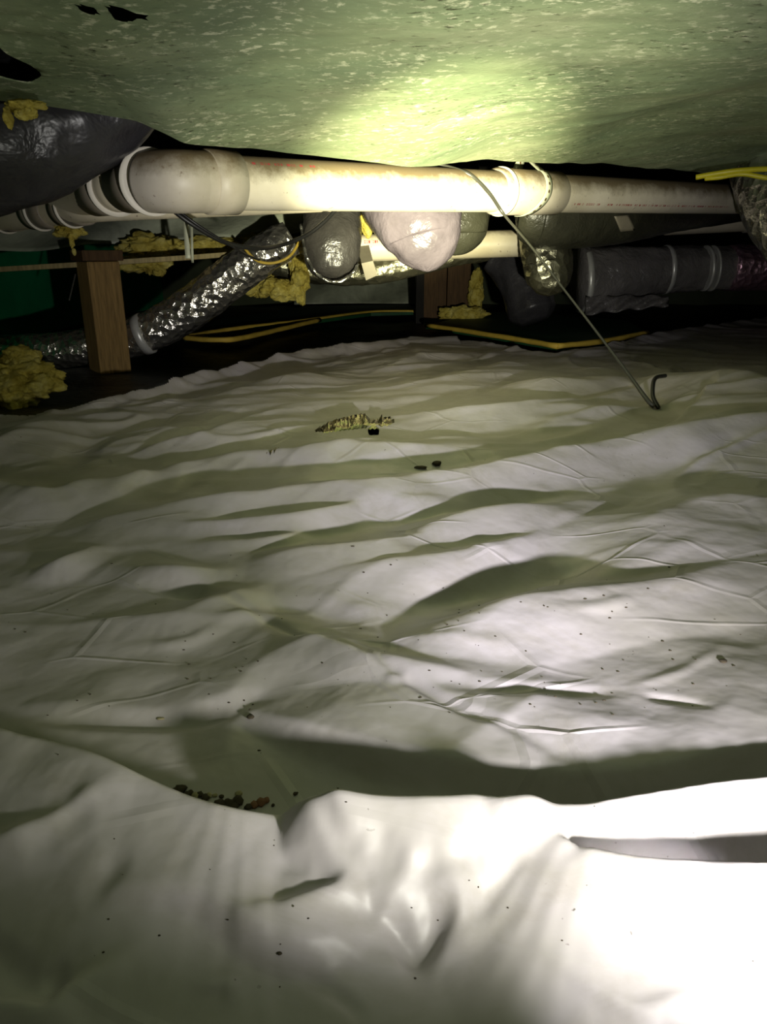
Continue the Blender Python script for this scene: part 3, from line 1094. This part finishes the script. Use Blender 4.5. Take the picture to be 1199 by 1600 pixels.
# hanging bags between
d = 2.45
duct('flexible_duct', [PD(520, 120, d + .4), PD(520, 292, d + .25), PD(520, 330, d + .08), PD(519, 372, d), PD(519, 405, d), PD(519, 424, d), PD(519, 434, d), PD(519, 438, d)],
     [PX(d, 40), PX(d, 44), PX(d, 46), PX(d, 46), PX(d, 44), PX(d, 34), PX(d, 18), PX(d, 2)], M_DARKG,
     'charcoal plastic-wrapped duct loop hanging left of the bright grey one', 44, 10, (0.75, 1.0), 0.006, 14, 4, up=Vector((0, -1, 0)))
ch = [o for o in COL.objects if o.name.startswith('flexible_duct') and o.get('label', '').startswith('charcoal')][0]
rimp = catmull([PD(470, 350, d - .02), PD(476, 390, d - .06), PD(488, 418, d - .075), PD(508, 437, d - .08), PD(530, 440, d - .08), PD(550, 428, d - .07), PD(560, 412, d - .05)], 8)
o = mesh_obj('seam', *tube_geo(rimp, [0.0045] * len(rimp), 10, True, fn=crinkle(.003, 60, 2)), M_FOIL, ch)
tag(o, 'shiny crimped seam along its lower edge')

d = 2.30
lil, _, _ = duct('flexible_duct', [PD(610, 120, d + .4), PD(625, 285, d + .2), PD(642, 318, d + .05), PD(655, 350, d), PD(663, 378, d), PD(666, 402, d), PD(667, 416, d), PD(667, 424, d)],
     [PX(d, 60), PX(d, 76), PX(d, 78), PX(d, 69), PX(d, 58), PX(d, 42), PX(d, 24), PX(d, 3)], M_LILAC,
     'pale grey translucent-wrapped duct sagging brightly lit below the nearest pipe', 56, 12, (0.8, 1.0), 0.008, 12, 6, up=Vector((0, -1, 0)))
d = 2.72
duct('flexible_duct', [PD(690, 120, d + .45), PD(705, 300, d + .2), PD(712, 335, d), PD(712, 365, d), PD(710, 386, d), PD(708, 398, d)],
     [PX(d, 46), PX(d, 52), PX(d, 54), PX(d, 48), PX(d, 30), PX(d, 4)], M_DARK, 'olive plastic-wrapped duct just behind and right of the bright grey one', 40, 10, (0.8, 1.0), 0.006, 14, 8, up=Vector((0, -1, 0)))

# long dark duct on the right, with a paper sticker
d = 2.62
root, path, rr = duct('flexible_duct', [PD(806, 334, d), PD(815, 335, d), PD(832, 337, d), PD(870, 338, d + .05), PD(960, 334, 2.95), PD(1060, 322, 3.5), PD(1180, 310, 4.2)],
     [0.015, 0.07, 0.10, 0.115, 0.117, 0.115, 0.115], M_DARK, 'long dark olive duct below the nearest pipe with a small paper sticker', 48, 12, (1, 1), 0.006, 9, 10)
from mathutils.bvhtree import BVHTree


def surf(obj, px, py, off=0.003):
    "point of an object's surface seen at a pixel"
    o0 = parent_origin(obj.parent) if obj.parent else Vector(obj.location)
    bvh = BVHTree.FromPolygons([v.co + o0 for v in obj.data.vertices], [tuple(p_.vertices) for p_ in obj.data.polygons])
    d_ = ray(px, py).normalized()
    h = bvh.ray_cast(Vector((0, 0, CAM_H)), d_)
    return h[0] - d_ * off


V, Fc = [], []
for i in range(7):
    for k in range(7):
        u, v = i / 6, k / 6
        V.append(surf(root.children[0], 960 + 23 * u + 10 * v, 338 - 2 * u + 24 * v, 0.004))
for i in range(6):
    for k in range(6):
        a = i * 7 + k
        Fc.append((a, a + 7, a + 8, a + 1))
o = mesh_obj('sticker', V, Fc, M_STICK, root)
tag(o, 'small tan paper sticker')
solidify(o, 0.001)

# short crinkled duct end below it
d = 2.9
root, path, rr = duct('flexible_duct', [PD(850, 350, d + .1), PD(853, 385, d), PD(857, 415, d), PD(858, 440, d), PD(858, 455, d), PD(858, 462, d)],
     [PX(d, 40), PX(d, 40), PX(d, 40), PX(d, 35), PX(d, 22), PX(d, 3)], M_FOILD, 'short crinkled dull-foil duct elbow hanging under the stickered duct', 44, 10, (0.8, 1), 0.008, 16, 12, up=Vector((0, -1, 0)))
for py in (400, 448):
    pass

# far black trunk duct on the right
d = 3.9
A = PD(905, 436, d); B = PD(1010, 430, d)
root = thing('trunk_duct', PD(1050, 470, d), 'long black-wrapped trunk duct with metal bands, far right near the ground', 'duct')
p = [PD(903, 437, d), PD(960, 432, d), PD(1040, 422, d), PD(1120, 419, d + .05), PD(1290, 416, d + .1)]
path = catmull(p, 10)
mesh_obj('jacket', *tube_geo(path, lerp_list([.165, .150, .118, .110, .105], 0, 10), 44, True, (1, 1), folds(.018, 10, 14)), M_TRUNK, root)
ax = (B - A).normalized()
for (px, py, r, ln) in ((911, 437, .168, .028), (1041, 421.5, .122, .022), (1102, 419.5, .114, .014), (1112, 419.5, .114, .008)):
    o = band_on(root, 'band', PD(px, py, d), ax, r - .006, .008, ln, M_STEEL)
fo = catmull([PD(1138, 419, d + .05), PD(1200, 418, d + .06), PD(1290, 416, d + .1)], 8)
o = mesh_obj('foil_sleeve', *tube_geo(fo, [.116] * len(fo), 40, True, fn=crinkle(.008, 20, 3)), mat_foil('pinkish_foil', (236, 190, 214), 0.34, 30, 0.8), root)
tag(o, 'crinkled foil sleeve on its right end')
# wrap hanging loose under it
V, Fc = [], []
for i in range(25):
    for k in range(7):
        q = PD(915 + 130 * i / 24, 462 + (30 - 14 * i / 24) * k / 6 + 2 * math.sin(i * .9), d - .12 - .02 * math.sin(i * .8 + k))
        V.append(q)
for i in range(24):
    for k in range(6):
        a = i * 7 + k
        Fc.append((a, a + 7, a + 8, a + 1))
o = mesh_obj('loose_wrap', V, Fc, M_TRUNK, root); solidify(o, .002)

# foil duct at the right edge, in front of the pipe
root, path, rr = duct('foil_duct', [PD(1222, 190, 2.75), PD(1215, 240, 2.65), PD(1222, 285, 2.58), PD(1240, 330, 2.5), PD(1275, 380, 2.42)],
     [PX(2.7, 62), PX(2.65, 66), PX(2.6, 68), PX(2.5, 66), PX(2.4, 64)], mat_foil('edge_foil', (236, 234, 226), 0.2, 24, 1.0), 'shiny foil-wrapped duct at the right edge, crossing in front of the pipe', 48, 12, (1, 1), 0.012, 12, 15)

# foil duct on the left, running down behind the wooden post
root, path, rr = duct('foil_duct', [PD(455, 372, 2.75), PD(420, 392, 2.75), PD(360, 435, 2.78), PD(290, 488, 2.8), PD(225, 522, 2.82), PD(150, 540, 2.84), PD(70, 548, 2.85), PD(-60, 552, 2.9)],
     [.062, .068, .074, .076, .072, .068, .066, .066], mat_foil('left_foil', (240, 236, 224), 0.22, 36, 0.9), 'crinkled silver flexible duct sloping down behind the wooden post', 44, 14, (1, 1), 0.010, 18, 17)
i0 = int(len(path) * 0.575)
band_on(root, 'tape_band', path[i0], path[i0 + 1] - path[i0 - 1], .068, .010, .03, M_STEEL)

# slim foil duct behind the hanging bags
duct('foil_duct', [PD(395, 402, 3.25), PD(450, 418, 3.25), PD(520, 424, 3.25), PD(600, 420, 3.25), PD(700, 398, 3.25), PD(760, 390, 3.3)],
     [.05, .055, .058, .058, .055, .05], M_FOILD, 'slim dull-foil duct far back, passing behind the charcoal hanging duct', 36, 12, (1, 1), 0.008, 18, 19)

# white paper tag hanging on it
c = PD(572, 410, 3.12)
V = [PD(560, 386, 3.04), PD(577, 384, 3.04), PD(583, 408, 2.9), PD(590, 430, 2.93), PD(572, 438, 2.93), PD(565, 412, 2.9)]
o = mesh_obj('paper_tag', V, [(0, 1, 2, 5), (5, 2, 3, 4)], M_STICK, None, False)
solidify(o, .002)
tag(o, 'folded pale plastic scrap hanging beside the charcoal hanging duct', 'scrap')

# dark crumpled duct right of the centre post
duct('flexible_duct', [PD(770, 400, 3.6), PD(800, 422, 3.6), PD(822, 455, 3.6), PD(832, 488, 3.6), PD(836, 503, 3.6)],
     [.07, .10, .12, .12, .07], M_BLACK, 'dull black crumpled duct between the brown pier and the crinkled duct elbow', 40, 10, (1, 1), 0.014, 9, 21)

# ------------------------------------------------------------------ timber
def post():
    foot = PZ(172, 572, 0.0)
    dep = foot.y * CP + (CAM_H) * SP
    top = PD(164, 408, dep * 0.985)
    w = 0.058
    root = thing('wooden_post', (foot.x, foot.y, 0), 'square wooden post on the left, holding up the thin board', 'post')
    a = math.radians(40)
    ax = Vector((math.cos(a), math.sin(a), 0)) * w; ay = Vector((-math.sin(a), math.cos(a), 0)) * w
    hz = (top.z + 0.02) / 2
    o = mesh_obj('timber', *box_geo((foot.x, foot.y, hz - 0.02), ax, ay, Vector((0, 0, hz))), M_WOOD, root, False)
    bevel(o, .004)
    o = mesh_obj('cap_block', *box_geo((foot.x, foot.y, hz * 2 + 0.0), ax * 1.25, ay * 1.1, Vector((0, 0, .018))), M_BROWN, root, False)
    bevel(o, .003)
    return foot, dep


FOOT, PDEP = post()
A = PD(-70, 425, PDEP - .12); B = PD(130, 413, PDEP - .12); C_ = PD(300, 402, PDEP - .02); D_ = PD(478, 388, PDEP + .12)
V, Fc = [], []
pts = [A, B, C_, D_]
for p in pts:
    for (dy, dz) in ((0, -.009), (0, .009), (.11, .009), (.11, -.009)):
        V.append(p + Vector((0, dy, dz)))
for i in range(3):
    for k in range(4):
        Fc.append((i * 4 + k, i * 4 + (k + 1) % 4, i * 4 + 4 + (k + 1) % 4, i * 4 + 4 + k))
Fc += [(3, 2, 1, 0), (12, 13, 14, 15)]
o = mesh_obj('board', V, Fc, M_BOARD, None, False)
bevel(o, .002)
tag(o, 'thin pale board running level across the top of the wooden post', 'board')

# central pier of brown boards
foot = PZ(697, 497, 0.0)
dep = foot.y * CP + CAM_H * SP
root = thing('wooden_pier', (foot.x, foot.y, 0), 'dark brown boarded pier standing below the bright grey duct', 'pier')
w = PX(dep, 36)
zt = PD(697, 405, dep).z
for i in range(2):
    o = mesh_obj('plank', *box_geo((foot.x - w * .5 + w * i * 1.01, foot.y, zt / 2), Vector((w * .49, 0, 0)), Vector((0, .02, 0)), Vector((0, 0, zt / 2))), M_BROWN, root, False)
    bevel(o, .004)
e = PD(656, 462, dep - .1)
o = mesh_obj('corner_stud', *box_geo((e.x, e.y, e.z), Vector((PX(dep, 6), 0, 0)), Vector((0, .06, 0)), Vector((0, 0, PX(dep, 42)))), mat_wood('black_wood', (20, 18, 14)), root, False)

# ------------------------------------------------------------------ insulation
def clump(parts, label, name='insulation_clump', group=None):
    geos = [blob_geo(*p[:4], **p[4]) for p in parts]
    o = mesh_obj(name, *join(*geos), M_INS)
    tag(o, label, 'insulation', group)
    return o


def cl(px, py, d, wpx, hpx, dd=0.05, seed=0, amp=0.35, sc=14):
    return (PD(px, py, d), PX(d, wpx), dd, PX(d, hpx), dict(amp=amp * 1.4, scale=sc * 1.2, seed=seed, sub=5, rough=0.7))


g = PZ(20, 618, 0.0)
gd = g.y * CP + CAM_H * SP
clump([cl(22, 588, gd, 56, 26, .10, 1), cl(50, 600, gd - .02, 38, 24, .08, 2), cl(5, 610, gd - .05, 46, 26, .09, 3), cl(30, 560, gd, 26, 16, .05, 4)],
      'yellow insulation clump lying on the ground at the left edge')
clump([cl(30, 166, 1.24, 26, 10, .03, 5, .5, 20), cl(12, 180, 1.24, 5, 18, .014, 6, .4, 30), cl(62, 165, 1.25, 18, 5, .02, 7, .5, 30), cl(38, 176, 1.235, 12, 9, .02, 31, .5, 30)],
      'yellow insulation scrap hanging from the edge of the belly wrap, upper left')
clump([cl(108, 360, 2.15, 20, 11, .035, 8, .5, 24), cl(112, 378, 2.15, 3.5, 14, .01, 9, .4, 30), cl(116, 394, 2.15, 3, 6, .008, 10)],
      'small yellow insulation tuft dangling under the left pipe fittings')
clump([cl(235, 385, PDEP + .25, 48, 16, .08, 11), cl(330, 385, PDEP + .3, 70, 14, .08, 12), cl(235, 412, PDEP + .2, 34, 14, .06, 13, .5), cl(250, 424, PDEP + .18, 10, 9, .04, 14)],
      'yellow insulation packed above and below the pale board, right of the post')
clump([cl(465, 405, 3.1, 14, 26, .05, 15, .4), cl(470, 440, 3.1, 13, 28, .05, 16, .4), cl(440, 452, 3.12, 34, 16, .06, 17), cl(405, 448, 3.15, 26, 18, .05, 18)],
      'brownish yellow insulation batt left of the charcoal hanging duct')
clump([cl(744, 462, dep - .15, 12, 36, .05, 19, .2), cl(722, 491, dep - .25, 36, 11, .06, 20, .25)],
      'yellow insulation strip wrapped round the foot of the brown pier')
clump([cl(574, 346, 2.5, 11, 19, .03, 21, .3)], 'bright yellow insulation wisp between the charcoal and bright grey ducts')
clump([cl(410, 378, 3.0, 40, 14, .05, 23, .3), cl(455, 388, 2.95, 18, 10, .04, 24, .4)], 'yellow insulation behind the black cable loop')

# ------------------------------------------------------------------ hanging tarp behind the pipes
def tarp(name, fn, nu, nv, label, mat=M_TARP):
    V, Fc = [], []
    for i in range(nu + 1):
        for k in range(nv + 1):
            V.append(fn(i / nu, k / nv))
    for i in range(nu):
        for k in range(nv):
            a = i * (nv + 1) + k
            Fc.append((a, a + nv + 1, a + nv + 2, a + 1))
    o = mesh_obj(name, V, Fc, mat)
    solidify(o, .003)
    tag(o, label, 'tarp')
    return o


tarp('hanging_wrap', lambda u, v: PD(-80 + 560 * u, 300 + (98 - 34 * u) * v + 3 * math.sin(u * 20 + v * 3), 3.25 - .22 * v * (1 - .3 * u) + .03 * math.sin(u * 16 + v * 5)), 70, 16,
     'grey-green plastic wrap hanging behind the left pipes above the pale board')
tarp('lit_wall_sheet', lambda u, v: PD(460 + 215 * u, 425 + 51 * v + 2 * math.sin(u * 13) * (1 - v), 6.2 - .15 * v + .05 * math.sin(u * 9 + v * 4)), 40, 12,
     'olive sheet added for the lit lower back wall, between the charcoal duct and the brown pier')  # added sheet, stands in for the lit foot of the back wall

# ------------------------------------------------------------------ boards on the ground with yellow edges
def ground_panel(corners, label, edges):
    root_p = corners[0]
    root = thing('ground_panel', (sum(c.x for c in corners) / len(corners), sum(c.y for c in corners) / len(corners), min(c.z for c in corners) - .02), label, 'panel')
    n = len(corners)
    V = [c for c in corners] + [c - Vector((0, 0, .02)) for c in corners]
    Fc = [tuple(range(n)), tuple(range(2 * n - 1, n - 1, -1))] + [(i, (i + 1) % n + 0, (i + 1) % n + n, i + n) for i in range(n)]
    mesh_obj('panel_face', V, Fc, M_GREENB, root, False)
    for e in edges:
        p = catmull(e, 8)
        mesh_obj('yellow_edge', *tube_geo(p, [.0125] * len(p), 8, True, (1.0, 1.0), crinkle(.002, 30, 2)), M_YEL, root)


z0 = 0.02
ground_panel([PZ(666, 508, z0), PZ(770, 524, z0), PZ(872, 541, z0), PZ(945, 533, z0), PZ(1012, 520, z0), PZ(980, 500, z0), PZ(760, 486, z0)],
             'dark green ground panel with a yellow angled edge, right of the brown pier',
             [[PZ(666, 508, z0), PZ(770, 524, z0), PZ(872, 541, z0)], [PZ(872, 541, z0), PZ(945, 533, z0), PZ(1012, 520, z0)]])
ground_panel([PZ(288, 527, z0), PZ(360, 515, z0), PZ(480, 502, z0), PZ(580, 489, z0), PZ(655, 487, z0), PZ(640, 476, z0), PZ(480, 478, z0), PZ(340, 500, z0)],
             'dark green ground panel with a long doubled yellow edge, left of the brown pier',
             [[PZ(288, 527, z0), PZ(360, 515, z0), PZ(480, 501, z0), PZ(580, 488, z0), PZ(655, 487, z0)],
              [PZ(288, 528, z0), PZ(330, 531, z0), PZ(372, 529, z0), PZ(440, 514, z0), PZ(500, 500, z0)]])

# ------------------------------------------------------------------ cables and straps
def cable(name, pts, r, mat, label, cat='cable', sub=10):
    p = catmull(pts, sub)
    rr = r if isinstance(r, list) else [r] * len(p)
    if isinstance(r, list): rr = lerp_list(r, 0, sub)
    o = mesh_obj(name, *tube_geo(p, rr, 10), mat)
    tag(o, label, cat)
    return o


e = on_sheet(1022, 640)
cable('cable', [AT(690) + Vector((-.02, .03, R4 + .012)), PD(715, 266, dep_main(715) - .04), PD(738, 276, dep_main(738) - .075), PD(765, 302, dep_main(765) - .085), PD(790, 338, dep_main(790) - .09),
                PD(830, 385, 2.05), PD(880, 450, 2.03), PD(940, 528, 2.0), PD(985, 588, 1.96), PD(1012, 625, 1.92), e + Vector((0, 0, .008))],
      [.0065, .0065, .0065, .0055, .004, .0035, .0032, .0034, .0045, .006, .006], M_CABG, 'thin grey cable draped over the nearest pipe and running down to the sheet')
cable('cable', [e + Vector((.012, 0, .004)), PD(1021, 620, 1.93), PD(1021, 600, 1.95), PD(1026, 590, 1.97), PD(1040, 587, 2.0)], .0055, M_CABB, 'short black cable stub poking up from the sheet')
cable('cable', [PD(255, 308, 1.70), PD(268, 326, 1.70), PD(300, 350, 1.72), PD(350, 378, 1.78), PD(400, 388, 1.85), PD(440, 383, 1.95), PD(478, 368, 2.0), PD(505, 348, 2.02), PD(530, 322, 2.04)],
      .0055, M_CABB, 'black cable looping below the nearest pipe on the left')
cable('cable', [PD(262, 308, 1.69), PD(276, 326, 1.69), PD(310, 352, 1.71), PD(355, 380, 1.77), PD(385, 398, 1.85), PD(405, 406, 1.9)],
      .003, M_CABB, 'thinner black cable hanging beside the looped black one')
cable('cable', [PD(474, 366, 2.5), PD(455, 398, 2.6), PD(432, 410, 2.6), PD(410, 410, 2.6), PD(395, 402, 2.6), PD(380, 385, 2.6)], .005, M_YEL, 'small yellowish wire loop under the black cable loop')
cable('cable', [PD(1088, 277, 2.45), PD(1110, 273, 2.43), PD(1150, 267, 2.40), PD(1199, 264, 2.38), PD(1290, 262, 2.35)], .0085, M_CABY, 'upper yellow cable at the right edge under the belly wrap')
cable('cable', [PD(1102, 279, 2.44), PD(1125, 277, 2.42), PD(1160, 272, 2.40), PD(1199, 278, 2.38), PD(1290, 290, 2.35)], .0075, M_CABY, 'lower yellow cable at the right edge above the foil duct')
cable('cord', [PD(118, 428, 2.62), PD(114, 445, 2.62), PD(108, 470, 2.62)], .003, M_CABG, 'thin grey cord hanging below the pale board left of the post', 'cord')


def flat_strap(pts, w, mat, label):
    p = catmull(pts, 6)
    V, Fc = [], []
    for i, q in enumerate(p):
        V += [q - Vector((w / 2, 0, 0)), q + Vector((w / 2, 0, 0))]
        if i: Fc.append((2 * i - 2, 2 * i - 1, 2 * i + 1, 2 * i))
    o = mesh_obj('hanger_strap', V, Fc, mat)
    solidify(o, .002)
    tag(o, label, 'strap')


flat_strap([PD(291, 340, 2.3), PD(292, 370, 2.3), PD(294, 404, 2.3)], PX(2.3, 8), M_STRAP, 'grey metal hanger strap dropping from the left pipes to the pale board')
flat_strap([PD(299, 325, 2.05), PD(300, 375, 2.25), PD(301, 410, 2.33)], PX(2.3, 4), M_STRAP, 'narrow loose strap just right of the grey hanger strap')

# ------------------------------------------------------------------ debris on the sheet
def pebble(px, py, rpx, mat, label, seed, flat=0.6, grp='crumbs of soil in the trough of the sheet', ln=1.0):
    p = on_sheet(px, py)
    dd = p.y * CP + (CAM_H - p.z) * SP
    r = PX(dd, rpx)
    o = mesh_obj('soil_crumb', *blob_geo(p + Vector((0, 0, r * flat * 0.7)), r * ln, r, r * flat, amp=.45, scale=0.9 / r, seed=seed, sub=2), mat)
    tag(o, label, 'crumb', grp)
    return o


LB = 'dark crumb of soil in the row behind the near fold of the sheet'
LB2 = 'pale chip in the row of soil crumbs behind the near fold'
for i, (px, py, r, k) in enumerate([(275, 1239, 8, 0), (283, 1236, 9, 0), (291, 1245, 7, 0), (298, 1241, 6, 0), (305, 1245, 6, 1), (312, 1243, 6, 0), (322, 1248, 7, 0), (328, 1244, 5, 1),
                                   (336, 1244, 4, 1), (341, 1258, 7, 0), (350, 1262, 8, 0), (358, 1258, 9, 0), (366, 1261, 8, 0), (372, 1255, 9, 0), (373, 1242, 6, 1), (346, 1246, 4, 0),
                                   (388, 1262, 6, 0), (398, 1259, 7, 2), (408, 1256, 8, 2), (416, 1252, 6, 2), (427, 1259, 3, 0), (345, 1254, 5, 0), (222, 1226, 5, 0), (215, 1229, 4, 0), (462, 1241, 4, 0)]):
    if k == 2:
        pebble(px, py, r, M_RUST, 'reddish brown crumb at the right end of the crumb row', i, .6, 'reddish crumbs in the trough')
    elif k == 1:
        pebble(px, py, r, M_DIRT2, LB2, i, .6, 'pale chips in the trough')
    elif px > 450:
        pebble(px, py, r, M_DIRT, 'lone small crumb right of the crumb row', i, .5, None)
    elif px < 230:
        pebble(px, py, r, M_DIRT, 'tiny crumb on the brink of the near fold left of the crumb row', i, .5, 'crumbs left of the row')
    else:
        pebble(px, py, r, M_DIRT, LB, i)
pebble(658, 731, 7, M_DIRT, 'flat dark scrap on the long ridge below the tear, left one', 51, .22, None, 1.4)
pebble(682, 726, 8, M_DIRT, 'pointed dark scrap on the long ridge below the tear, right one', 52, .5, None, 1.2)
pebble(392, 1121, 6, M_DIRT, 'dark crumb in the middle of the lit sheet', 53, .5, None)
pebble(250, 1123, 4, M_DIRT2, 'pale flake on the dim left part of the sheet', 54, .3, None, 1.6)
pebble(1130, 1034, 5, M_DIRT, 'dark crumb on the right part of the sheet', 55, .5, None, 1.3)
pebble(437, 1490, 4, M_DIRT, 'dark crumb on the near fold', 56, .5, None, 1.3)

# uncountable fine specks of soil
def specks():
    rs = random.Random(4)
    V, Fc = [], []
    for i in range(170):
        px = rs.uniform(10, 1190); py = rs.uniform(860, 1590)
        if rs.random() < .4:
            px = rs.gauss(*rs.choice(((360, 70), (700, 120), (1010, 110)))); py = rs.gauss(1070, 60)
        p = PZ(px, py, 0)
        p.z = ground_z(p.x, p.y)
        r = PX(p.y * CP + CAM_H * SP, rs.uniform(.6, 1.7))
        v, f = blob_geo(p + Vector((0, 0, r * .3)), r * rs.uniform(.8, 2), r, r * .6, amp=.3, scale=1 / r, seed=i, sub=1)
        b = len(V); V += v; Fc += [tuple(k + b for k in q) for q in f]
    o = mesh_obj('soil_specks', V, Fc, M_DIRT)
    tag(o, 'fine dark specks of soil scattered over the white sheet', 'soil specks', kind='stuff')


specks()
